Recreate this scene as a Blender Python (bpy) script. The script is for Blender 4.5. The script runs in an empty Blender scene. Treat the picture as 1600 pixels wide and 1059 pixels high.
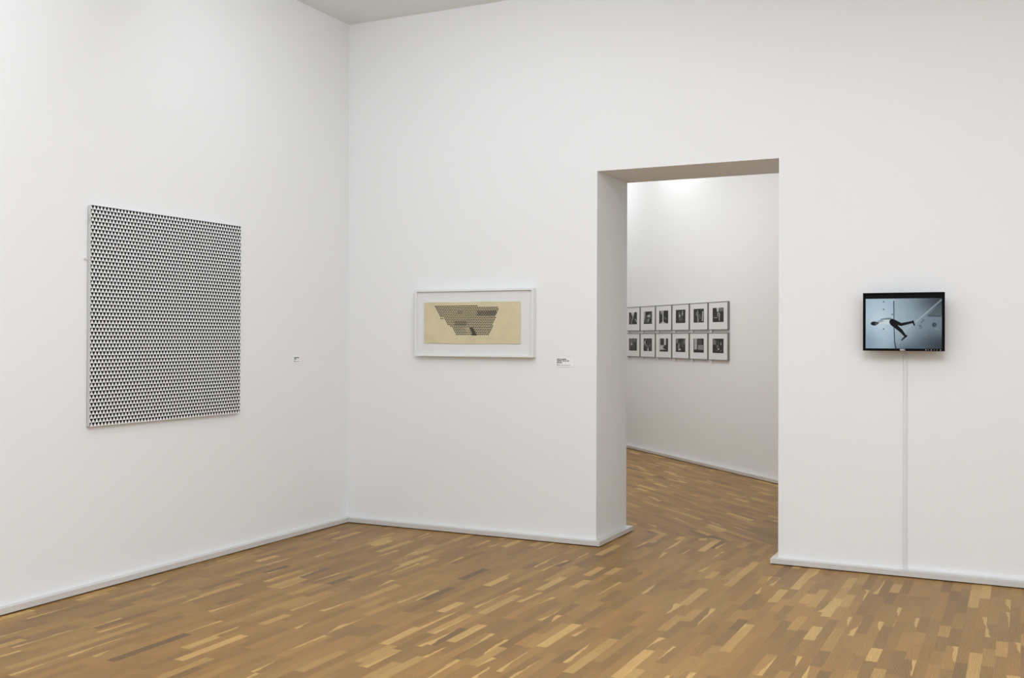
import bpy, bmesh, math, random
import numpy as np
from mathutils import Matrix, Vector

sc = bpy.context.scene
COL = sc.collection
R = math.radians

# ------------------------------------------------------------------ camera
YAW, PITCH, ROLL = R(-26.172), R(0.3758), R(0.2265)
fwd = Vector((math.sin(YAW)*math.cos(PITCH), math.cos(YAW)*math.cos(PITCH), math.sin(PITCH)))
rgt = Vector((math.cos(YAW), -math.sin(YAW), 0))
upv = rgt.cross(fwd)
r2 = rgt*math.cos(ROLL) + upv*math.sin(ROLL)
u2 = -rgt*math.sin(ROLL) + upv*math.cos(ROLL)
cam_d = bpy.data.cameras.new('camera')
cam_d.sensor_fit = 'HORIZONTAL'; cam_d.sensor_width = 36.0
cam_d.lens = 36.7378
cam_d.shift_y = -11.845/1600
cam_d.clip_start = 0.05
cam = bpy.data.objects.new('camera', cam_d); COL.objects.link(cam)
m = Matrix.Identity(4)
for i in range(3):
    m[i][0] = r2[i]; m[i][1] = u2[i]; m[i][2] = -fwd[i]
m.translation = Vector((5.3001, -7.5438, 1.6))
cam.matrix_world = m
sc.camera = cam

# ------------------------------------------------------------------ world, exposure, lights
sc.view_settings.view_transform = 'Standard'
sc.view_settings.look = 'None'
sc.view_settings.exposure = 0.0
sc.view_settings.gamma = 1.0
sc.view_settings.use_curve_mapping = False
w = bpy.data.worlds.new('world'); sc.world = w
w.use_nodes = True
w.node_tree.nodes['Background'].inputs[0].default_value = (0.8, 0.9, 1.0, 1)
w.node_tree.nodes['Background'].inputs[1].default_value = 0.3

def area(name, loc, size, power, color=(1, 1, 1), rot=(0, 0, 0), spread=180):
    d = bpy.data.lights.new(name, 'AREA'); d.shape = 'RECTANGLE'
    d.size, d.size_y = size; d.energy = power; d.color = color; d.spread = R(spread)
    o = bpy.data.objects.new(name, d); COL.objects.link(o)
    o.location = loc; o.rotation_euler = rot
    return o
# lamps of the exhibition room: soft ceiling fields, strips washing the walls, plus an added fill light on the right
LAMP = (0.834, 0.909, 0.995)          # cool daylight tubes; the oak floor warms the room back to neutral
area('ceiling_light_field', (4.6, -5.0, 4.28), (2.6, 3.2), 174, LAMP)
area('right_ceiling_light', (6.6, -6.2, 4.28), (1.4, 3.0), 48, LAMP)
area('back_wall_light_strip', (4.0, -1.6, 4.28), (6.0, 0.5), 17, LAMP)
area('corner_wall_washer', (1.8, -2.4, 4.2), (2.0, 0.5), 18, LAMP, (R(60), 0, 0))
spot_dir = Vector((5.5, 0, 1.9)) - Vector((2.2, -4.8, 4.15))
area('track_spot', (2.2, -4.8, 4.15), (1.1, 0.7), 18, LAMP, spot_dir.to_track_quat('-Z', 'Y').to_euler())
area('left_wall_washer', (1.6, -5.6, 4.2), (0.4, 4.0), 40, LAMP, (0, R(75), 0))
area('added_right_fill', (8.1, -6.5, 3.0), (4.0, 2.0), 64, LAMP, (R(90), 0, R(90)))  # unseen fill light added to brighten from the right, no known source
# lamps of the room behind the doorway, set along its diagonal wall
def beside_diagonal(s, n, z): return (0.0938+0.7011*s-0.713*n, 6.976-0.713*s-0.7011*n, z)
LAMP2 = (0.91, 0.94, 0.968)
area('far_ceiling_light', (0.8, 3.2, 4.25), (3.0, 1.5), 80, LAMP2, (0, 0, R(-45.5)))
area('far_wall_washer', beside_diagonal(1.6, 0.6, 4.2), (1.2, 0.2), 7.2, LAMP2, (R(30), 0, R(-45.5)))
area('far_wall_washer', beside_diagonal(-0.5, 0.9, 4.2), (1.5, 0.3), 13, LAMP2, (R(35), 0, R(-45.5)))

# ------------------------------------------------------------------ helpers
def tag(o, label=None, cat=None, group=None, kind=None):
    if label: o['label'] = label
    if cat: o['category'] = cat
    if group: o['group'] = group
    if kind: o['kind'] = kind
    return o

def empty(name, loc, rotz=0.0):
    o = bpy.data.objects.new(name, None); COL.objects.link(o)
    o.empty_display_size = 0.05
    o.location = loc; o.rotation_euler = (0, 0, rotz)
    return o

def link(name, bm, mats, parent=None, smooth=False):
    me = bpy.data.meshes.new(name)
    bmesh.ops.recalc_face_normals(bm, faces=bm.faces)
    bm.to_mesh(me); bm.free()
    for mt in (mats if isinstance(mats, (list, tuple)) else [mats]):
        me.materials.append(mt)
    if smooth:
        for p in me.polygons: p.use_smooth = True
    o = bpy.data.objects.new(name, me); COL.objects.link(o)
    if parent: o.parent = parent
    return o

def box(bm, x0, x1, y0, y1, z0, z1, bev=0.0, mat=0, seg=2):
    t = bmesh.new()
    v = [t.verts.new((x, y, z)) for x in (x0, x1) for y in (y0, y1) for z in (z0, z1)]
    for f in ((0, 1, 3, 2), (4, 6, 7, 5), (0, 4, 5, 1), (2, 3, 7, 6), (0, 2, 6, 4), (1, 5, 7, 3)):
        t.faces.new([v[i] for i in f]).material_index = mat
    if bev > 0:
        bmesh.ops.bevel(t, geom=list(t.edges), offset=bev, segments=seg, affect='EDGES', profile=0.5)
        for f in t.faces: f.material_index = mat
    bmesh.ops.recalc_face_normals(t, faces=t.faces)
    tmp = bpy.data.meshes.new('t'); t.to_mesh(tmp); t.free()
    n0 = len(bm.faces)
    bm.from_mesh(tmp); bpy.data.meshes.remove(tmp)
    return bm

def prism(bm, pts, z0, z1, axis='z', mat=0):
    """extrude a 2-D outline; axis z: pts are (x,y); axis y: pts are (x,z)"""
    mk = (lambda p, t: (p[0], p[1], t)) if axis == 'z' else (lambda p, t: (p[0], t, p[1]))
    a = [bm.verts.new(mk(p, z0)) for p in pts]
    b = [bm.verts.new(mk(p, z1)) for p in pts]
    fs = [bm.faces.new(a), bm.faces.new(list(reversed(b)))]
    n = len(pts)
    for i in range(n):
        fs.append(bm.faces.new((a[i], b[i], b[(i+1) % n], a[(i+1) % n])))
    for f in fs: f.material_index = mat
    return bm

def frame_bm(bm, x0, x1, z0, z1, yf, yb, fw, bev=0.001, mat=0, fb=None, ft=None):
    """rectangular picture frame: a ring extruded from front yf to back yb"""
    fb = fw if fb is None else fb
    ft = fw if ft is None else ft
    out = [(x0, z0), (x1, z0), (x1, z1), (x0, z1)]
    inn = [(x0+fw, z0+fb), (x1-fw, z0+fb), (x1-fw, z1-ft), (x0+fw, z1-ft)]
    t = bmesh.new()
    V = {}
    for k, ring in (('o', out), ('i', inn)):
        for d, y in (('f', yf), ('b', yb)):
            V[k+d] = [t.verts.new((p[0], y, p[1])) for p in ring]
    for i in range(4):
        j = (i+1) % 4
        t.faces.new((V['of'][i], V['of'][j], V['if'][j], V['if'][i]))
        t.faces.new((V['ob'][i], V['ib'][i], V['ib'][j], V['ob'][j]))
        t.faces.new((V['of'][i], V['ob'][i], V['ob'][j], V['of'][j]))
        t.faces.new((V['if'][i], V['if'][j], V['ib'][j], V['ib'][i]))
    if bev:
        bmesh.ops.bevel(t, geom=list(t.edges), offset=bev, segments=2, affect='EDGES', profile=0.5)
    for f in t.faces: f.material_index = mat
    bmesh.ops.recalc_face_normals(t, faces=t.faces)
    tmp = bpy.data.meshes.new('t'); t.to_mesh(tmp); t.free()
    bm.from_mesh(tmp); bpy.data.meshes.remove(tmp)
    return bm

def s2l(c):
    c = np.asarray(c, float)
    return np.where(c <= 0.04045, c/12.92, ((c+0.055)/1.055)**2.4)
def srgb(r, g, b):
    return tuple(float(x) for x in s2l(np.array([r, g, b])/255.0)) + (1.0,)

# ------------------------------------------------------------------ materials
def nodes(name):
    mt = bpy.data.materials.new(name); mt.use_nodes = True
    nt = mt.node_tree
    return mt, nt, nt.nodes['Principled BSDF']
def N(nt, kind, **kw):
    n = nt.nodes.new(kind)
    for k, v in kw.items(): setattr(n, k, v)
    return n
def plain(name, col, rough=0.5, spec=0.5, metal=0.0, bump=0.0, bscale=200.0, var=0.0):
    mt, nt, b = nodes(name)
    b.inputs['Base Color'].default_value = col
    b.inputs['Roughness'].default_value = rough
    b.inputs['Specular IOR Level'].default_value = spec
    b.inputs['Metallic'].default_value = metal
    tc = N(nt, 'ShaderNodeTexCoord')
    nz = N(nt, 'ShaderNodeTexNoise'); nz.inputs['Scale'].default_value = bscale
    nt.links.new(tc.outputs['Object'], nz.inputs['Vector'])
    if bump:
        bp = N(nt, 'ShaderNodeBump'); bp.inputs['Strength'].default_value = bump
        bp.inputs['Distance'].default_value = 0.002
        nt.links.new(nz.outputs['Fac'], bp.inputs['Height'])
        nt.links.new(bp.outputs['Normal'], b.inputs['Normal'])
    if var:
        mx = N(nt, 'ShaderNodeMix', data_type='RGBA', blend_type='MULTIPLY')
        mx.inputs[0].default_value = 1.0
        cr = N(nt, 'ShaderNodeValToRGB')
        cr.color_ramp.elements[0].color = (1-var, 1-var, 1-var, 1); cr.color_ramp.elements[0].position = 0.3
        cr.color_ramp.elements[1].color = (1, 1, 1, 1); cr.color_ramp.elements[1].position = 0.7
        nt.links.new(nz.outputs['Fac'], cr.inputs['Fac'])
        mx.inputs[6].default_value = col
        nt.links.new(cr.outputs['Color'], mx.inputs[7])
        nt.links.new(mx.outputs[2], b.inputs['Base Color'])
    return mt

def wall_material(name, col):
    """matt wall paint with a faint roller texture and a few scuffs along the skirting"""
    mt, nt, b = nodes(name)
    b.inputs['Roughness'].default_value = 0.75
    b.inputs['Specular IOR Level'].default_value = 0.25
    tc = N(nt, 'ShaderNodeTexCoord')
    nz = N(nt, 'ShaderNodeTexNoise'); nz.inputs['Scale'].default_value = 160; nz.inputs['Detail'].default_value = 3
    nt.links.new(tc.outputs['Object'], nz.inputs['Vector'])
    n2 = N(nt, 'ShaderNodeTexNoise'); n2.inputs['Scale'].default_value = 3.0; n2.inputs['Detail'].default_value = 4
    nt.links.new(tc.outputs['Object'], n2.inputs['Vector'])
    ad = N(nt, 'ShaderNodeMath', operation='MULTIPLY_ADD'); ad.inputs[1].default_value = 6.0
    nt.links.new(n2.outputs['Fac'], ad.inputs[0]); nt.links.new(nz.outputs['Fac'], ad.inputs[2])
    bp = N(nt, 'ShaderNodeBump'); bp.inputs['Strength'].default_value = 0.06; bp.inputs['Distance'].default_value = 0.004
    nt.links.new(ad.outputs[0], bp.inputs['Height']); nt.links.new(bp.outputs['Normal'], b.inputs['Normal'])
    # scuff marks
    mp = N(nt, 'ShaderNodeMapping'); mp.inputs['Scale'].default_value = (14, 14, 55)
    nt.links.new(tc.outputs['Object'], mp.inputs['Vector'])
    n3 = N(nt, 'ShaderNodeTexNoise'); n3.inputs['Scale'].default_value = 1.0; n3.inputs['Detail'].default_value = 5
    n3.inputs['Roughness'].default_value = 0.75
    nt.links.new(mp.outputs['Vector'], n3.inputs['Vector'])
    th = N(nt, 'ShaderNodeMapRange'); th.inputs[1].default_value = 0.69; th.inputs[2].default_value = 0.76
    nt.links.new(n3.outputs['Fac'], th.inputs[0])
    sp = N(nt, 'ShaderNodeSeparateXYZ'); nt.links.new(tc.outputs['Object'], sp.inputs[0])
    zr = N(nt, 'ShaderNodeMapRange'); zr.inputs[1].default_value = 0.14; zr.inputs[2].default_value = 0.06
    nt.links.new(sp.outputs['Z'], zr.inputs[0])
    mu = N(nt, 'ShaderNodeMath', operation='MULTIPLY'); nt.links.new(th.outputs[0], mu.inputs[0]); nt.links.new(zr.outputs[0], mu.inputs[1])
    m2 = N(nt, 'ShaderNodeMath', operation='MULTIPLY'); nt.links.new(mu.outputs[0], m2.inputs[0]); m2.inputs[1].default_value = 0.55
    mx = N(nt, 'ShaderNodeMix', data_type='RGBA')
    nt.links.new(m2.outputs[0], mx.inputs[0]); mx.inputs[6].default_value = col; mx.inputs[7].default_value = (0.25, 0.24, 0.23, 1)
    nt.links.new(mx.outputs[2], b.inputs['Base Color'])
    return mt

M = {}
M['wall'] = wall_material('wall_paint', (0.88, 0.88, 0.875, 1))
M['ceiling'] = plain('ceiling_paint', (0.86, 0.86, 0.845, 1), 0.9, 0.2, bump=0.05, bscale=60)
M['skirting'] = plain('skirting_paint', (0.68, 0.655, 0.62, 1), 0.4, 0.4, bump=0.06, bscale=90, var=0.06)
M['white_canvas'] = plain('white_paint', (0.86, 0.86, 0.85, 1), 0.7, 0.2, bump=0.05, bscale=900)
M['black_paint'] = plain('black_paint', (0.008, 0.008, 0.008, 1), 0.65, 0.2)
M['canvas_edge'] = plain('raw_canvas', (0.74, 0.73, 0.71, 1), 0.8, 0.2, bump=0.25, bscale=500, var=0.2)
M['ink'] = plain('dark_ink', (0.03, 0.03, 0.03, 1), 0.7, 0.2)
M['grey_ink'] = plain('grey_ink', (0.22, 0.22, 0.22, 1), 0.7, 0.2)
M['white_frame'] = plain('white_lacquer', (0.83, 0.83, 0.81, 1), 0.4, 0.4)
M['mat_board'] = plain('mat_board', (0.80, 0.80, 0.79, 1), 0.85, 0.2, bump=0.03, bscale=400)
M['paper'] = plain('beige_paper', srgb(222, 209, 172), 0.85, 0.2, bscale=9, var=0.10)
M['card'] = plain('label_card', (0.92, 0.92, 0.91, 1), 0.6, 0.3)
M['plastic'] = plain('black_plastic', (0.004, 0.004, 0.004, 1), 0.3, 0.06)
M['plastic_back'] = plain('dark_plastic', (0.02, 0.02, 0.022, 1), 0.5, 0.4)
M['silver'] = plain('silver_print', (0.75, 0.75, 0.74, 1), 0.35, 0.5)
M['metal'] = plain('bracket_steel', (0.55, 0.55, 0.56, 1), 0.4, 0.5, metal=0.8)
M['grey_frame'] = plain('grey_aluminium', (0.29, 0.287, 0.275, 1), 0.45, 0.5, metal=0.2)
M['duct'] = plain('white_plastic', (0.78, 0.78, 0.775, 1), 0.45, 0.4)
M['clear_clip'] = plain('clip_white', (0.85, 0.85, 0.84, 1), 0.4, 0.4)

def attr_material(name, emit=False):
    mt, nt, b = nodes(name)
    at = N(nt, 'ShaderNodeAttribute'); at.attribute_name = 'image'
    if emit:
        b.inputs['Base Color'].default_value = (0.003, 0.003, 0.003, 1)
        b.inputs['Roughness'].default_value = 0.3
        b.inputs['Specular IOR Level'].default_value = 0.04
        nt.links.new(at.outputs['Color'], b.inputs['Emission Color'])
        b.inputs['Emission Strength'].default_value = 1.0
    else:
        nt.links.new(at.outputs['Color'], b.inputs['Base Color'])
        b.inputs['Roughness'].default_value = 0.5
        b.inputs['Specular IOR Level'].default_value = 0.3
    return mt
M['screen'] = attr_material('lit_screen', True)
M['print'] = attr_material('silver_gelatin_print')

def floor_material():
    mt, nt, b = nodes('oak_parquet')
    L = nt.links.new
    at = N(nt, 'ShaderNodeAttribute'); at.attribute_name = 'plank'
    sp = N(nt, 'ShaderNodeSeparateColor'); L(at.outputs['Color'], sp.inputs[0])
    uv = N(nt, 'ShaderNodeUVMap'); uv.uv_map = 'grain'      # metres across / along the strip
    uvl = N(nt, 'ShaderNodeUVMap'); uvl.uv_map = 'local'    # 0..1 over each strip
    su = N(nt, 'ShaderNodeSeparateXYZ'); L(uv.outputs[0], su.inputs[0])
    sl = N(nt, 'ShaderNodeSeparateXYZ'); L(uvl.outputs[0], sl.inputs[0])
    off = N(nt, 'ShaderNodeMath', operation='MULTIPLY'); L(sp.outputs[1], off.inputs[0]); off.inputs[1].default_value = 37.0
    def vec(sx, sy):
        a = N(nt, 'ShaderNodeMath', operation='MULTIPLY'); L(su.outputs[0], a.inputs[0]); a.inputs[1].default_value = sx
        c = N(nt, 'ShaderNodeMath', operation='MULTIPLY'); L(su.outputs[1], c.inputs[0]); c.inputs[1].default_value = sy
        k = N(nt, 'ShaderNodeCombineXYZ'); L(a.outputs[0], k.inputs[0]); L(c.outputs[0], k.inputs[1]); L(off.outputs[0], k.inputs[2])
        return k
    # fine grain
    g = N(nt, 'ShaderNodeTexNoise'); g.inputs['Scale'].default_value = 1.0; g.inputs['Detail'].default_value = 4; g.inputs['Roughness'].default_value = 0.65
    L(vec(190, 7).outputs[0], g.inputs['Vector'])
    # cathedral rings
    wv = N(nt, 'ShaderNodeTexWave', wave_type='RINGS', rings_direction='SPHERICAL'); wv.inputs['Scale'].default_value = 1.0
    wv.inputs['Distortion'].default_value = 7.0; wv.inputs['Detail'].default_value = 2.0; wv.inputs['Detail Scale'].default_value = 1.2
    L(vec(34, 5.5).outputs[0], wv.inputs['Vector'])
    # tone of the strip
    cr = N(nt, 'ShaderNodeValToRGB'); e = cr.color_ramp.elements
    stops = TONES
    e[0].position, e[0].color = stops[0][0], srgb(*stops[0][1])
    e[1].position, e[1].color = stops[-1][0], srgb(*stops[-1][1])
    for p, c in stops[1:-1]:
        n = e.new(p); n.color = srgb(*c)
    L(sp.outputs[0], cr.inputs['Fac'])
    # sapwood edge: a slanted pale wedge on some strips
    n2 = N(nt, 'ShaderNodeTexNoise'); n2.inputs['Scale'].default_value = 1.0; n2.inputs['Detail'].default_value = 2
    L(vec(14, 5).outputs[0], n2.inputs['Vector'])
    k1 = N(nt, 'ShaderNodeMath', operation='MULTIPLY'); L(sl.outputs[1], k1.inputs[0]); k1.inputs[1].default_value = 0.55
    k2 = N(nt, 'ShaderNodeMath', operation='ADD'); L(sl.outputs[0], k2.inputs[0]); L(k1.outputs[0], k2.inputs[1])
    k3 = N(nt, 'ShaderNodeMath', operation='MULTIPLY_ADD'); L(n2.outputs['Fac'], k3.inputs[0]); k3.inputs[1].default_value = 0.9; L(k2.outputs[0], k3.inputs[2])
    k4 = N(nt, 'ShaderNodeMapRange'); k4.inputs[1].default_value = 1.50; k4.inputs[2].default_value = 1.56; L(k3.outputs[0], k4.inputs[0])
    k5 = N(nt, 'ShaderNodeMath', operation='GREATER_THAN'); L(sp.outputs[2], k5.inputs[0]); k5.inputs[1].default_value = 0.86
    k6 = N(nt, 'ShaderNodeMath', operation='MULTIPLY'); L(k4.outputs[0], k6.inputs[0]); L(k5.outputs[0], k6.inputs[1])
    mx = N(nt, 'ShaderNodeMix', data_type='RGBA'); L(k6.outputs[0], mx.inputs[0]); L(cr.outputs['Color'], mx.inputs[6]); mx.inputs[7].default_value = srgb(*SAP)
    # grain multiplies
    gr = N(nt, 'ShaderNodeMapRange'); L(g.outputs['Fac'], gr.inputs[0]); gr.inputs[1].default_value = 0.25; gr.inputs[2].default_value = 0.75; gr.inputs[3].default_value = 0.76; gr.inputs[4].default_value = 1.16
    wr = N(nt, 'ShaderNodeMapRange'); L(wv.outputs['Fac'], wr.inputs[0]); wr.inputs[3].default_value = 0.82; wr.inputs[4].default_value = 1.08
    mm = N(nt, 'ShaderNodeMath', operation='MULTIPLY'); L(gr.outputs[0], mm.inputs[0]); L(wr.outputs[0], mm.inputs[1])
    vm = N(nt, 'ShaderNodeVectorMath', operation='SCALE'); L(mx.outputs[2], vm.inputs[0]); L(mm.outputs[0], vm.inputs['Scale'])
    # strips differ a little in hue as well as in tone
    hu = N(nt, 'ShaderNodeMix', data_type='RGBA'); L(sp.outputs[1], hu.inputs[0]); hu.inputs[6].default_value = (1.03, 0.985, 0.95, 1); hu.inputs[7].default_value = (0.985, 1.0, 1.01, 1)
    hm = N(nt, 'ShaderNodeVectorMath', operation='MULTIPLY'); L(vm.outputs[0], hm.inputs[0]); L(hu.outputs[2], hm.inputs[1])
    L(hm.outputs[0], b.inputs['Base Color'])
    b.inputs['Roughness'].default_value = 0.38
    rr = N(nt, 'ShaderNodeMapRange'); L(g.outputs['Fac'], rr.inputs[0]); rr.inputs[3].default_value = 0.32; rr.inputs[4].default_value = 0.50
    L(rr.outputs[0], b.inputs['Roughness'])
    b.inputs['Specular IOR Level'].default_value = 0.26
    bp = N(nt, 'ShaderNodeBump'); bp.inputs['Strength'].default_value = 0.08; bp.inputs['Distance'].default_value = 0.001
    L(g.outputs['Fac'], bp.inputs['Height']); L(bp.outputs['Normal'], b.inputs['Normal'])
    return mt
TONES = [(0.0, (114, 87, 52)), (0.10, (134, 101, 56)), (0.35, (149, 112, 60)), (0.72, (163, 124, 67)), (0.86, (176, 138, 76)), (1.0, (200, 162, 96))]
SAP = (200, 162, 97)
M['floor'] = floor_material()

# ------------------------------------------------------------------ dimensions of the place
HC = 4.3297
DX0, DX1, DT, DD = 2.3233, 3.7162, 2.8962, 0.678
XR, YF = 8.2, -9.6
P, HB = 0.0463, 0.0431
W2O = Vector((0.0617, 6.9445, 0)); W2D = Vector((2.8563, 4.1028, 0)) - W2O
W2A = math.atan2(W2D.y, W2D.x); W2D.normalize()
W2N = Vector((-W2D.y, W2D.x, 0))                       # into the wall, away from the doorway
S0, S1 = -2.2, 8.6
# the skirting front carries the measured line; the wall lies behind it
W2W = W2O + W2N*0.045

# ------------------------------------------------------------------ floor: parquet strips
def build_floor():
    rnd = random.Random(7)
    verts, faces, cols, grain, local = [], [], [], [], []
    def clip(poly, a, b, c):       # keep a*x+b*y>=c ; poly of (x,y,u,v,lu,lv)
        out = []
        for i in range(len(poly)):
            p, q = poly[i], poly[(i+1) % len(poly)]
            dp, dq = a*p[0]+b*p[1]-c, a*q[0]+b*q[1]-c
            if dp >= 0: out.append(p)
            if (dp >= 0) != (dq >= 0):
                t = dp/(dp-dq); out.append(tuple(p[k]+t*(q[k]-p[k]) for k in range(6)))
        return out
    def strips(org, ax, al, nx, lx0, L0, L1, wd, clips):
        for i in range(nx):
            x0 = lx0 + i*wd
            t = L0 - rnd.random()*0.4
            while t < L1:
                ln = rnd.choice((0.24, 0.28, 0.32, 0.36, 0.42, 0.48))*rnd.uniform(0.95, 1.05)
                poly = []
                fl, fv = rnd.random() < .5, rnd.random() < .5
                for du, dv in ((0, 0), (1, 0), (1, 1), (0, 1)):
                    px = org + ax*(x0+du*wd) + al*(t+dv*ln)
                    poly.append((px.x, px.y, x0+du*wd, t+dv*ln, (1-du) if fl else du, (1-dv) if fv else dv))
                for c in clips:
                    poly = clip(poly, *c)
                    if len(poly) < 3: break
                if len(poly) >= 3:
                    k = len(verts)
                    for p in poly:
                        verts.append((p[0], p[1], 0.0))
                    faces.append(list(range(k, k+len(poly))))
                    u = rnd.random()
                    if u < 0.05: tone = rnd.uniform(0.0, 0.2)
                    elif u < 0.87: tone = rnd.uniform(0.18, 0.76)
                    else: tone = rnd.uniform(0.76, 1.0)
                    c = (tone, rnd.random(), rnd.random(), 1.0)
                    for p in poly:
                        cols.append(c); grain.append((p[2], p[3])); local.append((p[4], p[5]))
                t += ln
    wd = 0.058
    strips(Vector((0, 0, 0)), Vector((1, 0, 0)), Vector((0, 1, 0)), int(XR/wd)+2, 0, YF, 0.9, wd,
           [(1, 0, -0.1), (-1, 0, -XR-0.1), (0, 1, YF-0.1), (0, -1, -DD)])
    wn = -W2N
    strips(W2W, wn, W2D, int(8.0/wd), -0.05, S0-1.5, S1+1.0, wd, [(0, 1, DD), (1, 0, -1.7)])
    me = bpy.data.meshes.new('floor')
    me.from_pydata(verts, [], faces)
    a = me.color_attributes.new('plank', 'FLOAT_COLOR', 'CORNER')
    a.data.foreach_set('color', np.array(cols, np.float32).ravel())
    for nm, dat in (('grain', grain), ('local', local)):
        l = me.uv_layers.new(name=nm)
        l.data.foreach_set('uv', np.array(dat, np.float32).ravel())
    me.materials.append(M['floor'])
    o = bpy.data.objects.new('floor', me); COL.objects.link(o)
    tag(o, kind='structure')
build_floor()

# ------------------------------------------------------------------ walls and ceiling
def struct(name, bm, mat):
    o = link(name, bm, mat); o['kind'] = 'structure'; return o
T = 0.25
bm = bmesh.new(); box(bm, -T, 0, YF-T, DD, 0, HC); struct('wall_left', bm, M['wall'])
bm = bmesh.new()
prism(bm, [(0, 0), (DX0, 0), (DX0, DT), (DX1, DT), (DX1, 0), (XR+T, 0), (XR+T, HC), (0, HC)], 0, DD, 'y')
struct('wall_back', bm, M['wall'])
bm = bmesh.new(); box(bm, XR, XR+T, YF-T, 0, 0, HC); struct('wall_right', bm, M['wall'])
bm = bmesh.new(); box(bm, 0, XR, YF-T, YF, 0, HC); struct('wall_front', bm, M['wall'])
bm = bmesh.new(); box(bm, -T, XR+T, YF-T, DD, HC, HC+0.2); struct('ceiling', bm, M['ceiling'])
bm = bmesh.new()
box(bm, XR-0.03, XR-0.001, -8.55, -4.45, 1.95, 4.05, 0.005)  # made-up window frame and pane, added to account for the right fill light
added_win = struct('added_window_1', bm, M['white_frame'])
bm = bmesh.new(); box(bm, XR-0.034, XR-0.0305, -8.45, -4.55, 2.05, 3.95)
link('added_pane', bm, M['card'], added_win)
# the room behind the doorway: a wall set at forty-five degrees
def p2(s, n): v = W2W + W2D*s + W2N*n; return (v.x, v.y)
e0 = p2(S0, 0)
sx = (DD - W2W.y)/W2D.y
bm = bmesh.new(); prism(bm, [p2(S0-.3, 0), p2(sx, 0), p2(sx, T), p2(S0-.3, T)], 0, HC); struct('wall_diagonal', bm, M['wall'])
bm = bmesh.new(); box(bm, e0[0]-T, e0[0], DD, e0[1]+.1, 0, HC); struct('wall_far_left', bm, M['wall'])
bm = bmesh.new(); box(bm, e0[0], -T, DD-.2, DD, 0, HC); struct('wall_far_front', bm, M['wall'])
bm = bmesh.new(); prism(bm, [(e0[0]-T, DD), (p2(sx, T)[0], DD), p2(S0-.3, T)], HC, HC+0.2); struct('ceiling_far', bm, M['ceiling'])

# ------------------------------------------------------------------ skirting boards
GAP = 0.007
def skirt(name, outline):
    bm = bmesh.new(); prism(bm, outline, GAP, HB)
    es = [e for e in bm.edges if all(v.co.z > HB-1e-5 for v in e.verts)]
    bmesh.ops.bevel(bm, geom=es, offset=0.003, segments=2, affect='EDGES', profile=0.5)
    return struct(name, bm, M['skirting'])
bm = bmesh.new()
prism(bm, [(0, YF), (P, YF), (P, -4.245), (0, -4.245)], GAP, HB)
prism(bm, [(0, -4.243), (P, -4.243), (P, -P), (0, 0)], GAP, HB)
es = [e for e in bm.edges if all(v.co.z > HB-1e-5 and v.co.x > P-1e-4 for v in e.verts)]
bmesh.ops.bevel(bm, geom=es, offset=0.003, segments=2, affect='EDGES', profile=0.5)
struct('baseboard_left', bm, M['skirting'])
skirt('baseboard_back', [(0, 0), (P, -P), (DX0+P, -P), (DX0+P, DD+P), (DX0-.9, DD+P), (DX0-.9, DD), (DX0, DD), (DX0, 0)])
skirt('baseboard_back_right', [(DX1, 0), (DX1, DD), (DX1+.9, DD), (DX1+.9, DD+P), (DX1-P, DD+P), (DX1-P, -P), (XR, -P), (XR, 0)])
skirt('baseboard_diagonal', [p2(S0, 0), p2(S0, -0.045), p2(sx-.4, -0.045), p2(sx-.4, 0)])
skirt('baseboard_right', [(XR, YF), (XR, -P), (XR-P, -P), (XR-P, YF)])

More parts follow.
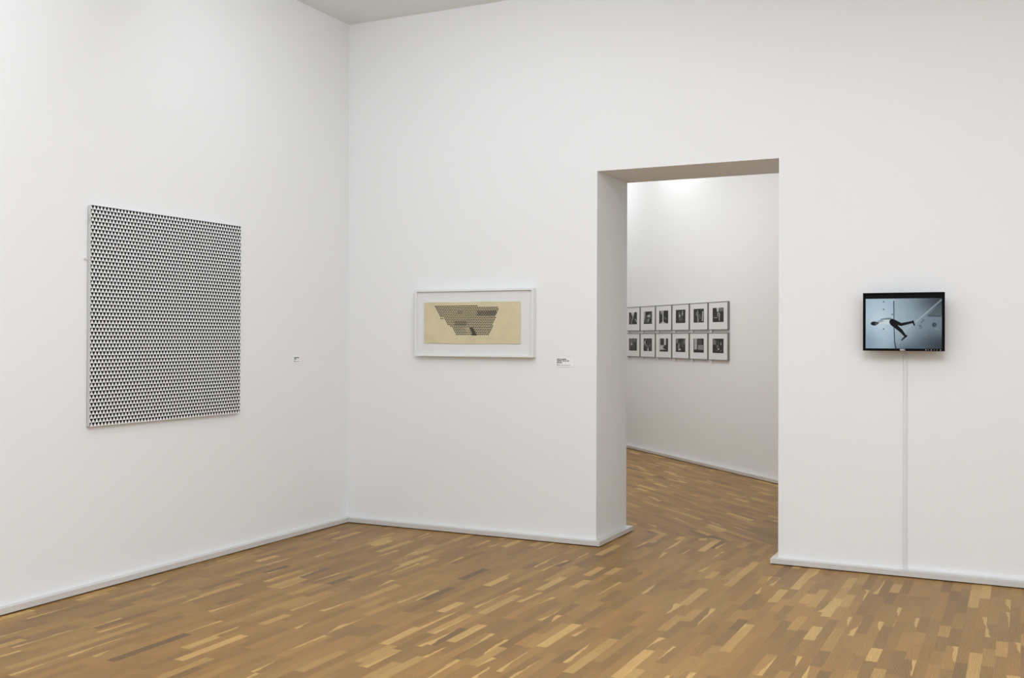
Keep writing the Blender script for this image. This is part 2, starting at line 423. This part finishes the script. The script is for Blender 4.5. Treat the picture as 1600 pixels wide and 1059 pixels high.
# ------------------------------------------------------------------ large triangle canvas on the left wall
def triangle_canvas():
    y0, y1, z0, z1, d = -2.8255, -1.4296, 1.0347, 2.4269, 0.0326
    W_, H_ = y1-y0, z1-z0
    t = empty('triangle_painting', (0, (y0+y1)/2, z0), R(90))
    tag(t, 'large square canvas of small black and white triangles on the left wall', 'painting')
    hx = W_/2
    # stretched canvas body (sides and back), front tiled edge to edge
    bm = bmesh.new()
    cols, rows = 50, 56
    pw, ph = W_/cols, H_/rows
    yf = -d
    def V(x, z): return bm.verts.new((x, yf, z))
    for r in range(rows):
        zt, zb = H_ - r*ph, H_ - (r+1)*ph
        sh = 0 if r % 2 == 0 else -0.5
        # down-pointing black triangles between pale up-pointing ones
        for c in range(-1, cols+1):
            for kind in (0, 1):
                if kind == 0: tri = [((c+sh), zt), ((c+sh+1), zt), ((c+sh+.5), zb)]
                else: tri = [((c+sh+.5), zb), ((c+sh+1), zt), ((c+sh+1.5), zb)]
                xs = [p[0] for p in tri]
                if max(xs) <= 0.001 or min(xs) >= cols-0.001: continue
                if min(xs) < -0.001 or max(xs) > cols+0.001:      # half triangle at the canvas edge
                    lim = 0 if min(xs) < -0.001 else cols
                    mid = sorted(xs)[1]
                    apex = [p for p in tri if abs(p[0]-mid) < 1e-6][0]
                    flat = [p for p in tri if abs(p[0]-mid) > 1e-6]
                    inside = [p for p in flat if -0.001 <= p[0] <= cols+0.001]
                    if not inside: continue
                    tri = [apex, inside[0], (mid, inside[0][1])]
                f = bm.faces.new([V(-hx + p[0]*pw, p[1]) for p in tri])
                f.material_index = 0 if kind == 0 else 1
                f.normal_update()
                if f.normal.y > 0: f.normal_flip()
    me = bpy.data.meshes.new('canvas_front'); bm.to_mesh(me); bm.free()
    me.materials.append(M['black_paint']); me.materials.append(M['white_canvas'])
    o = bpy.data.objects.new('canvas_front', me); COL.objects.link(o); o.parent = t
    bm = bmesh.new(); box(bm, -hx, hx, -d+0.0004, -0.005, 0, H_, 0.003)
    link('canvas_edge', bm, M['canvas_edge'], t)
    # faint inscription on the visible side
    bm = bmesh.new()
    rnd = random.Random(3)
    for k in range(5):
        z = H_ - 0.065 - k*0.012
        yy = -d+0.016 - k*0.001
        box(bm, -hx-0.0006, -hx+0.001, yy+rnd.uniform(-.003, .001), yy+rnd.uniform(.002, .006), z, z+rnd.uniform(.003, .008))
    link('inscription', bm, M['grey_ink'], t)
    # small white hanging clip on the left edge
    bm = bmesh.new()
    zc = 2.0928-z0
    box(bm, -hx-0.022, -hx+0.004, -0.005, 0.0, zc-0.011, zc+0.005, 0.001)
    bmesh.ops.create_cone(bm, cap_ends=True, segments=16, radius1=0.008, radius2=0.0065, depth=0.016,
                          matrix=Matrix.Translation((-hx-0.020, -0.008, zc)) @ Matrix.Rotation(R(90), 4, 'X'))
    link('hanging_clip', bm, M['white_frame'], t)
    return t
triangle_canvas()

# ------------------------------------------------------------------ framed drawing on the back wall
def framed_drawing():
    x0, x1, z0, z1, d = 0.711, 1.804, 1.4480, 2.0000, 0.054
    cx = (x0+x1)/2
    t = empty('framed_drawing', (cx, 0, z0))
    tag(t, 'white framed drawing of a dark trapezoid of tiny triangles on beige paper', 'picture')
    hw, H_ = (x1-x0)/2, z1-z0
    bm = bmesh.new(); frame_bm(bm, -hw, hw, 0, H_, -d, -0.002, 0.017, 0.0012)
    link('frame', bm, M['white_frame'], t)
    bm = bmesh.new(); box(bm, -hw+.012, hw-.012, -d+.017, -0.006, .012, H_-.012)
    link('mat_board', bm, M['mat_board'], t)
    # the paper floats on the board, its upper edge slightly uneven
    ym = -d+.017
    px0, px1 = 0.7963-cx, 1.6870-cx
    pz0, pz1 = 1.5550-z0, 1.8945-z0
    bm = bmesh.new(); n = 40
    rnd = random.Random(5)
    top = [(px0+(px1-px0)*i/n, pz1+0.0012*math.sin(i*.31)+rnd.uniform(-.0003, .0003)) for i in range(n+1)]
    bot = [(px0+(px1-px0)*i/n, pz0+0.0016*math.sin(i*.22+1)+rnd.uniform(-.0003, .0003)) for i in range(n+1)]
    prism(bm, bot + list(reversed(top)), ym-0.006, ym-0.0035, 'y')
    paper = link('paper', bm, M['paper'], t)
    # printed triangles: rows of small black triangles with a ragged left flank
    def pos(u, v):      # u, v: across / down the sheet, 0..1
        return (px0+(px1-px0)*u, pz1-(pz1-pz0)*v)
    U = lambda x: (x+54)/1491.0       # survey of the sheet: x and y in tenths of a photo pixel
    Vv = lambda y: (y-68)/648.0
    def left_of(y):
        if y < 300: return 100 + (y-125)*0.53
        if y < 420: return 268 + (y-300)*0.36
        if y < 452: return 340 + (y-430)*0.5
        return 408 + (y-478)*0.50
    def right_of(y):
        if y < 140: return 808
        if y < 165: return 1104
        if y < 425: return 1118 - (y-180)*0.40
        return 1030 - (y-430)*0.44
    bm = bmesh.new()
    yt = ym-0.0064
    ph = 26.0; pw = 27.0
    rnd = random.Random(11)
    for r in range(18):
        ya = 122 + r*ph - (6 if r == 0 else 0)*0
        yb = ya + ph*0.96
        L_, Rr = left_of(ya+4), right_of(ya+4)
        shift = (r % 2)*pw/2
        k0 = int(math.floor((L_-90-shift)/pw))
        for k in range(k0, 60):
            xa = 90 + shift + k*pw
            if xa < L_-8 or xa+pw > Rr+10: continue
            xm = (xa+pw/2)
            grow = 1.08
            if 780 < xm < 1080 and 190 < ya < 270: grow = 1.22
            if 430 < xm < 620 and 355 < ya < 430: grow = 1.15
            if 470 < xm < 560 and 190 < ya < 250: grow = 1.10
            cxm = 690 + (ya-470)*0.42 + 10
            if ya > 455 and abs(xm-cxm) < 30: grow = 1.45
            if ya > 455 and -110 < xm-cxm < -34: grow = 0.92
            hwid = pw/2*grow
            hh = ph*0.96*min(1.0, grow+0.02)
            tri = [(xm-hwid, ya), (xm+hwid, ya), (xm, ya+hh)]
            if grow > 1.09:      # blunter, darker marks
                tri = [(xm-hwid, ya), (xm+hwid, ya), (xm+hwid*.30*(grow-.8)/.4, ya+hh), (xm-hwid*.30*(grow-.8)/.4, ya+hh)]
            f = bm.faces.new([bm.verts.new((pos(U(p[0]), Vv(p[1]))[0], yt, pos(U(p[0]), Vv(p[1]))[1])) for p in tri])
            f.normal_update()
            if f.normal.y > 0: f.normal_flip()
    for xa in (205, 232):
        tri = [(xa, 330), (xa+26, 330), (xa+13, 306)]
        bm.faces.new([bm.verts.new((pos(U(p[0]), Vv(p[1]))[0], yt, pos(U(p[0]), Vv(p[1]))[1])) for p in tri])
    me = bpy.data.meshes.new('triangle_print'); bm.to_mesh(me); bm.free(); me.materials.append(M['ink'])
    o = bpy.data.objects.new('triangle_print', me); COL.objects.link(o); o.parent = paper
    # pencil lines, very faint
    return t
framed_drawing()

# ------------------------------------------------------------------ wall labels
def wall_label(name, loc, rotz, w_, h_, lines, label):
    t = empty(name, loc, rotz); tag(t, label, 'label', None)
    bm = bmesh.new(); box(bm, -w_/2, w_/2, -0.003, 0, 0, h_, 0.0005)
    link('card', bm, M['card'], t)
    # the lettering is too small to read: strokes of word length
    rnd = random.Random(len(lines)*13+int(w_*1000))
    for tone in ('ink', 'grey_ink'):
        bm = bmesh.new(); any_ = False
        for (zt, hgt, x0, words, tn) in lines:
            if tn != tone: continue
            any_ = True
            x = -w_/2 + x0
            for wl in words:
                k = 0.0
                while k < wl - 1e-6:
                    lw = min(rnd.uniform(.0022, .0040), wl-k)
                    tall = rnd.random() < .4
                    hh = hgt*(1.0 if tall else .68)
                    box(bm, x+k, x+k+lw*0.78, -0.0034, -0.0028, h_-zt-hgt, h_-zt-hgt+hh)
                    k += lw
                x += wl + .004
        if any_: link('lettering', bm, M[tone], t)
        else: bm.free()
    return t
wall_label('wall_label', (0, -0.711, 1.3915), R(90), 0.103, 0.067,
           [(.017, .009, .012, [.030, .028], 'ink'), (.029, .008, .012, [.030], 'ink'),
            (.044, .006, .012, [.012], 'grey_ink'), (.050, .005, .012, [.030, .034], 'grey_ink')],
           'small white text label beside the large triangle canvas')
wall_label('wall_label', (2.056, 0, 1.3770), 0, 0.160, 0.071,
           [(.006, .009, .012, [.028, .050], 'ink'), (.019, .009, .012, [.045, .018, .012, .016], 'ink'), (.032, .009, .012, [.045], 'ink'),
            (.046, .006, .012, [.010], 'grey_ink'), (.054, .005, .012, [.030, .022, .034, .020], 'grey_ink')],
           'wider white text label between the framed drawing and the doorway')

# ------------------------------------------------------------------ pictures as coloured cells
def image_mesh(name, x0, x1, z0, z1, y, img, mat, parent):
    """img: (rows, cols, 3) display values 0..1, row 0 at the top"""
    ny, nx = img.shape[:2]
    verts = [(x0+(x1-x0)*i/nx, y, z1-(z1-z0)*j/ny) for j in range(ny+1) for i in range(nx+1)]
    faces = [(j*(nx+1)+i, (j+1)*(nx+1)+i, (j+1)*(nx+1)+i+1, j*(nx+1)+i+1) for j in range(ny) for i in range(nx)]
    me = bpy.data.meshes.new(name); me.from_pydata(verts, [], faces)
    a = me.color_attributes.new('image', 'FLOAT_COLOR', 'CORNER')
    lin = s2l(np.clip(img, 0, 1)).reshape(-1, 3)
    c = np.ones((len(faces), 4, 4), np.float32); c[:, :, :3] = lin[:, None, :]
    a.data.foreach_set('color', c.ravel())
    me.materials.append(mat)
    o = bpy.data.objects.new(name, me); COL.objects.link(o); o.parent = parent
    return o
def smooth01(d, s): return np.clip(0.5 - d/s, 0, 1)
class Pic:
    def __init__(self, nx, ny, x0, x1, y0, y1, base):
        self.X, self.Y = np.meshgrid(x0+(np.arange(nx)+.5)/nx*(x1-x0), y0+(np.arange(ny)+.5)/ny*(y1-y0))
        self.img = np.ones((ny, nx, 3))*np.array(base)
        self.s = (x1-x0)/nx*1.3
    def mix(self, a, col):
        a = a[..., None]; self.img = self.img*(1-a) + np.array(col)*a
    def seg(self, p, q, r0, r1, col, k=1.0, soft=1.0):
        px, py = p; qx, qy = q
        dx, dy = qx-px, qy-py
        t = np.clip(((self.X-px)*dx+(self.Y-py)*dy)/(dx*dx+dy*dy+1e-9), 0, 1)
        d = np.hypot(self.X-px-t*dx, self.Y-py-t*dy) - (r0+(r1-r0)*t)
        self.mix(k*smooth01(d, self.s*soft), col)
    def ell(self, c, rx, ry, col, k=1.0, rot=0.0, soft=1.0):
        a = R(rot); x = (self.X-c[0])*math.cos(a)+(self.Y-c[1])*math.sin(a); y = -(self.X-c[0])*math.sin(a)+(self.Y-c[1])*math.cos(a)
        d = (np.hypot(x/rx, y/ry)-1)*min(rx, ry)
        self.mix(k*smooth01(d, self.s*soft), col)
    def blob(self, c, rx, ry, col, k=1.0):
        self.mix(k*np.exp(-((self.X-c[0])/rx)**2-((self.Y-c[1])/ry)**2), col)
    def rect(self, x0, x1, y0, y1, col, k=1.0, soft=1.0):
        d = np.maximum(np.maximum(x0-self.X, self.X-x1), np.maximum(y0-self.Y, self.Y-y1))
        self.mix(k*smooth01(d, self.s*soft), col)
    def poly(self, pts, col, k=1.0):
        inside = np.zeros(self.X.shape, bool); n = len(pts)
        dist = np.full(self.X.shape, 1e9)
        for i in range(n):
            (x1, y1), (x2, y2) = pts[i], pts[(i+1) % n]
            cond = ((y1 > self.Y) != (y2 > self.Y))
            xi = (x2-x1)*(self.Y-y1)/((y2-y1) if abs(y2-y1) > 1e-9 else 1e-9)+x1
            inside ^= cond & (self.X < xi)
            dx, dy = x2-x1, y2-y1
            t = np.clip(((self.X-x1)*dx+(self.Y-y1)*dy)/(dx*dx+dy*dy+1e-9), 0, 1)
            dist = np.minimum(dist, np.hypot(self.X-x1-t*dx, self.Y-y1-t*dy))
        self.mix(k*smooth01(np.where(inside, -dist, dist), self.s), col)

def C(r, g, b): return (r/255, g/255, b/255)

def screen_picture():
    p = Pic(176, 122, 188, 1148, 165, 845, C(146, 166, 178))
    X, Y = p.X, p.Y
    # pale wall on the left half, greyer ground on the right half
    p.mix(smooth01(X-552, 10), C(158, 180, 194))
    p.blob((380, 500), 190, 220, C(196, 212, 222), .75)
    p.blob((200, 800), 160, 200, C(110, 132, 148), .55)
    p.blob((640, 420), 160, 260, C(158, 178, 188), .5)
    p.blob((700, 640), 140, 120, C(168, 186, 194), .6)
    p.blob((1150, 230), 330, 210, C(52, 58, 64), .9)
    p.blob((1170, 830), 420, 260, C(48, 54, 62), .95)
    p.blob((760, 870), 220, 90, C(74, 88, 98), .7)
    p.blob((1100, 540), 170, 120, C(104, 118, 128), .7)
    p.poly([(960, 430), (1150, 290), (1150, 438), (1130, 438)], C(78, 86, 92), .7)
    p.seg((1140, 236), (835, 500), 6, 5, C(178, 190, 196), .8, 2)
    p.seg((835, 505), (690, 610), 5, 8, C(178, 194, 202), .5, 3)
    p.seg((980, 436), (1125, 440), 4, 6, C(44, 48, 54), .8, 2)
    p.seg((815, 560), (850, 720), 3, 3, C(110, 124, 132), .5, 2)
    p.seg((800, 420), (790, 300), 3, 3, C(140, 156, 164), .4, 2)
    p.seg((700, 250), (720, 480), 6, 6, C(130, 148, 158), .3, 3)
    # floor line
    p.seg((549, 250), (552, 470), 5, 4, C(34, 40, 46), 1)
    p.seg((552, 560), (560, 760), 4, 5, C(34, 40, 46), 1)
    p.seg((560, 760), (578, 845), 5, 6, C(34, 40, 46), 1)
    for c in ((420, 253), (420, 350), (530, 413), (420, 598)):
        p.ell(c, 11, 7, C(60, 70, 80), .85)
    # stains on the ground
    p.ell((882, 562), 20, 12, C(70, 80, 88), .75, 40, 2); p.ell((905, 505), 20, 8, C(70, 80, 88), .7, -40, 2)
    p.ell((880, 590), 14, 8, C(80, 90, 98), .6, 0, 2); p.ell((920, 482), 12, 8, C(74, 84, 92), .6, 0, 2)
    p.ell((1052, 545), 26, 26, C(44, 50, 56), .8, 45, 2); p.ell((1054, 545), 9, 9, C(96, 108, 116), .8, 0, 2)
    p.ell((1085, 598), 22, 7, C(140, 152, 158), .6, 15, 2); p.ell((940, 670), 18, 8, C(126, 138, 146), .5, 0, 2)
    # a walking figure seen lying sideways
    p.seg((395, 480), (505, 466), 14, 11, C(104, 116, 126), .95)
    p.poly([(345, 505), (400, 478), (500, 478), (520, 540), (420, 540), (350, 528)], C(196, 204, 208), .9)
    p.seg((360, 500), (408, 492), 14, 12, C(140, 152, 160), .9)
    p.seg((320, 520), (352, 520), 10, 11, C(74, 82, 90), .9)
    p.ell((300, 528), 44, 25, C(30, 33, 38), 1)
    p.ell((322, 530), 16, 15, C(88, 96, 104), .8)
    p.ell((528, 508), 34, 38, C(22, 24, 27), 1)
    p.seg((540, 505), (640, 540), 32, 18, C(22, 24, 27)); p.seg((640, 542), (785, 510), 18, 13, C(22, 24, 27))
    p.seg((788, 502), (806, 548), 11, 8, C(16, 17, 19))
    p.seg((535, 530), (640, 620), 28, 20, C(22, 24, 27)); p.seg((640, 620), (690, 680), 20, 13, C(22, 24, 27))
    p.seg((706, 684), (648, 736), 12, 6, C(16, 17, 19))
    rnd = np.random.RandomState(2)
    p.img = p.img*(1+rnd.normal(0, .012, p.img.shape[:2])[..., None])
    # unlit strip above the film frame
    p.mix(smooth01(Y-214, 4), C(13, 13, 15))
    p.mix(smooth01(Y-186, 6)*0.6, C(22, 22, 22))
    return p.img

def monitor():
    yf = -0.12
    x0, x1, z0, z1 = 4.308, 4.8228, 1.5253, 1.9162
    cx = (x0+x1)/2
    t = empty('monitor', (cx, 0, z0))
    tag(t, 'black flat monitor playing a pale blue film, mounted on the wall right of the doorway', 'monitor')
    hw, H_ = (x1-x0)/2, z1-z0
    bm = bmesh.new(); frame_bm(bm, -hw, hw, 0, H_, yf, yf+0.028, 0.0175, 0.0022, fb=0.0165, ft=0.0145)
    bz = link('bezel', bm, M['plastic'], t)
    # tapered housing behind the bezel
    bm = bmesh.new()
    rings = []
    for (ins, y) in ((0.004, yf+0.026), (0.006, yf+0.04), (0.05, yf+0.062), (0.07, yf+0.068)):
        rings.append([bm.verts.new(p) for p in ((-hw+ins, y, ins), (hw-ins, y, ins), (hw-ins, y, H_-ins), (-hw+ins, y, H_-ins))])
    for a, b in zip(rings, rings[1:]):
        for i in range(4): bm.faces.new((a[i], b[i], b[(i+1) % 4], a[(i+1) % 4]))
    bm.faces.new(rings[-1]); bm.faces.new(list(reversed(rings[0])))
    link('housing', bm, M['plastic_back'], t)
    image_mesh('screen', -hw+0.0160, hw-0.0160, 0.0150, H_-0.0130, yf+0.006, screen_picture(), M['screen'], t)
    bm = bmesh.new()
    box(bm, -0.05, 0.05, -0.054, -0.049, H_/2-.05, H_/2+.05, .001)
    box(bm, -0.03, 0.03, -0.05, -0.008, H_/2-.03, H_/2+.03, .002)
    box(bm, -0.06, 0.06, -0.008, 0.0, H_/2-.08, H_/2+.08, .001)
    link('wall_bracket', bm, M['metal'], t)
    # maker's name in small raised capitals on the lower bezel
    cu = bpy.data.curves.new('logo', 'FONT'); cu.body = 'DELL'; cu.size = 0.0145; cu.extrude = 0.0003; cu.offset = 0.0005
    cu.align_x = 'CENTER'; cu.space_character = 1.08
    tmp = bpy.data.objects.new('tmp_logo', cu); COL.objects.link(tmp)
    bpy.context.view_layer.update()
    me = bpy.data.meshes.new_from_object(tmp.evaluated_get(bpy.context.evaluated_depsgraph_get()))
    bpy.data.objects.remove(tmp)
    me.name = 'logo'; me.materials.clear(); me.materials.append(M['silver'])
    lo = bpy.data.objects.new('logo', me); COL.objects.link(lo); lo.parent = bz
    lo.location = (-0.003, yf-0.0004, 0.0034); lo.rotation_euler = (R(90), 0, 0)
    lo['label'] = 'silver lettering on the black bezel'
    for k, xx in enumerate((.1425, .156, .175, .194, .212, .232)):
        bm = bmesh.new()
        rr = .0030 if k in (0, 2, 5) else .0018
        bmesh.ops.create_cone(bm, cap_ends=True, segments=12, radius1=rr, radius2=rr*.85, depth=.0016,
                              matrix=Matrix.Translation((xx, yf-0.0003, 0.0082)) @ Matrix.Rotation(R(90), 4, 'X'))
        link('button', bm, M['silver'], bz)
    return t
monitor()

# ------------------------------------------------------------------ cable duct below the monitor
t = empty('cable_duct', (4.568, 0, HB)); tag(t, 'thin white cable duct running from the monitor down to the skirting', 'cable duct')
bm = bmesh.new(); box(bm, -0.0115, 0.0115, -0.011, -0.0005, 0.0005, 1.62-HB, 0.0015); link('vertical_channel', bm, M['duct'], t)
bm = bmesh.new(); box(bm, 0.0125, XR-4.568-0.002, -0.036, -0.001, 0.0005, 0.012, 0.0015); link('skirting_channel', bm, M['duct'], t)

# ------------------------------------------------------------------ twelve framed photographs in the room behind
def photo_pics():
    D, K, G, Lt, Wt = .20, .12, .42, .66, .86
    def P_(base): return Pic(30, 22, 0, 100, 0, 140, (base,)*3)
    g = lambda v: (v, v, v*.98)
    out = []
    p = P_(D); p.poly([(0, 0), (30, 0), (20, 60), (0, 40)], g(K)); p.poly([(20, 0), (70, 0), (52, 60), (44, 50)], g(Wt)); p.seg((50, 30), (48, 80), 5, 5, g(.8)); p.seg((40, 80), (30, 130), 5, 7, g(.6)); p.seg((78, 80), (96, 110), 5, 5, g(.75)); p.blob((20, 70), 20, 40, g(.4), .7); out.append(p)
    p = P_(.32); p.poly([(0, 0), (22, 0), (16, 60), (0, 140)], g(.78)); p.poly([(18, 0), (90, 0), (80, 20), (30, 50)], g(K)); p.ell((62, 50), 18, 16, g(.82)); p.ell((60, 38), 10, 6, g(.4)); p.seg((60, 90), (50, 115), 8, 4, g(.7)); p.seg((85, 90), (70, 115), 6, 8, g(K)); p.rect(0, 100, 128, 140, g(.15)); out.append(p)
    p = P_(.16); p.rect(36, 48, 0, 120, g(.82)); p.poly([(14, 0), (34, 0), (30, 40), (20, 40)], g(.7)); p.poly([(50, 60), (95, 90), (60, 100)], g(.4)); p.poly([(10, 140), (40, 115), (80, 140)], g(.85)); out.append(p)
    p = P_(.2); p.seg((38, 30), (40, 110), 9, 6, g(.45)); p.ell((40, 64), 8, 14, g(.85)); p.seg((70, 20), (68, 60), 6, 6, g(.75)); p.blob((60, 100), 22, 30, g(.4), .7); p.rect(0, 12, 0, 140, g(.12)); out.append(p)
    p = P_(.2); p.seg((40, 20), (44, 130), 6, 8, g(.6)); p.seg((90, 30), (86, 120), 5, 6, g(.8)); p.ell((30, 50), 8, 20, g(.5)); p.seg((60, 60), (66, 100), 6, 5, g(.42)); p.rect(48, 60, 0, 50, g(.1)); out.append(p)
    p = P_(.17); p.poly([(34, 0), (58, 0), (54, 38), (40, 42)], g(.85)); p.rect(58, 100, 0, 36, g(.48)); p.ell((54, 66), 12, 22, g(.8)); p.ell((55, 68), 6, 16, g(K)); p.seg((62, 60), (60, 125), 6, 4, g(.7)); p.rect(12, 44, 92, 100, g(.75)); out.append(p)
    p = P_(.25); p.rect(0, 18, 0, 140, g(.42)); p.rect(22, 42, 0, 80, g(.5)); p.ell((34, 66), 7, 12, g(.9)); p.rect(48, 92, 0, 40, g(.45)); p.rect(50, 60, 40, 110, g(.4)); p.rect(92, 100, 0, 140, g(.12)); out.append(p)
    p = P_(.28); p.ell((18, 44), 8, 24, g(.85), 1, 10); p.ell((30, 40), 8, 18, g(.12)); p.seg((24, 70), (50, 90), 6, 5, g(.55)); p.seg((84, 60), (60, 100), 4, 4, g(.55)); p.ell((54, 122), 8, 16, g(.9)); p.rect(62, 74, 100, 140, g(.1)); p.poly([(0, 80), (24, 110), (40, 140), (0, 140)], g(.17)); out.append(p)
    p = P_(.78); p.rect(14, 55, 0, 72, g(.22)); p.rect(78, 100, 0, 140, g(.18)); p.poly([(54, 76), (100, 60), (100, 140), (44, 100)], g(.2)); p.poly([(0, 140), (10, 126), (60, 118), (100, 140)], g(.1)); p.rect(55, 76, 0, 66, g(.85)); out.append(p)
    p = P_(.2); p.rect(0, 26, 0, 50, g(.5)); p.seg((34, 60), (30, 95), 9, 10, g(.55)); p.rect(60, 84, 20, 90, g(.32)); p.rect(84, 100, 6, 56, g(.5)); p.ell((40, 114), 14, 9, g(.9), 1, -20); p.rect(0, 100, 128, 140, g(.13)); out.append(p)
    p = P_(.22); p.rect(6, 34, 0, 110, g(.75)); p.rect(40, 96, 64, 112, g(.6)); p.blob((60, 30), 18, 22, g(.4), .8); p.rect(38, 44, 60, 112, g(.2)); p.rect(0, 100, 114, 140, g(.14)); p.rect(0, 6, 0, 140, g(.12)); out.append(p)
    p = P_(.18); p.rect(2, 34, 4, 60, g(.5)); p.ell((27, 10), 8, 8, g(.16)); p.seg((50, 30), (58, 90), 8, 6, g(.3)); p.ell((44, 76), 6, 14, g(.6)); p.ell((76, 50), 5, 14, g(.75)); p.ell((54, 102), 7, 7, g(.92)); p.ell((40, 116), 5, 4, g(.6)); p.ell((76, 118), 4, 6, g(.75)); out.append(p)
    rnd = np.random.RandomState(9)
    for q in out:
        q.img = np.clip(q.img + rnd.normal(0, .03, q.img.shape[:2])[..., None], .03, .95)
        q.img = q.img*0.92
    return [q.img for q in out]

def photo_frames():
    pics = photo_pics()
    pitch, wf = 0.4927, 0.474
    d = 0.028
    words = ['leftmost, beside the door jamb', 'second from the left', 'third from the left', 'third from the right', 'second from the right', 'rightmost']
    for r, (zb, zt) in enumerate(((1.7130, 2.0610), (1.3400, 1.6790))):
        for c in range(6):
            sr = 2.849 - (5-c)*pitch
            sc_ = sr - wf/2
            v = W2W + W2D*sc_
            t = empty('framed_photograph', (v.x, v.y, zb), W2A)
            row = 'upper' if r == 0 else 'lower'
            tag(t, f'{row} row of grey framed photographs seen through the doorway, {words[c]}', 'photograph', 'framed photographs on the diagonal wall')
            H_ = zt-zb; hw = wf/2
            bm = bmesh.new(); frame_bm(bm, -hw, hw, 0, H_, -d, -0.002, 0.009, 0.0008)
            link('frame', bm, M['grey_frame'], t)
            bm = bmesh.new(); box(bm, -hw+.007, hw-.007, -d+.004, -0.006, .007, H_-.007)
            link('mat_board', bm, M['mat_board'], t)
            mw = wf-.018; mh = H_-.018
            x0 = -mw/2 + mw*.21; x1 = -mw/2 + mw*.80
            fa, fb = ((.205, .735) if r == 0 else (.20, .755))
            z1 = H_-.009-mh*fa; z0 = H_-.009-mh*fb
            image_mesh('photo_print', x0, x1, z0, z1, -d+.0035, pics[r*6+c], M['print'], t)
            bm = bmesh.new(); box(bm, -hw+.055, -hw+.075, -0.024, -0.0005, -0.030, 0.004, .001)
            link('hanging_clip', bm, M['clear_clip'], t)
photo_frames()
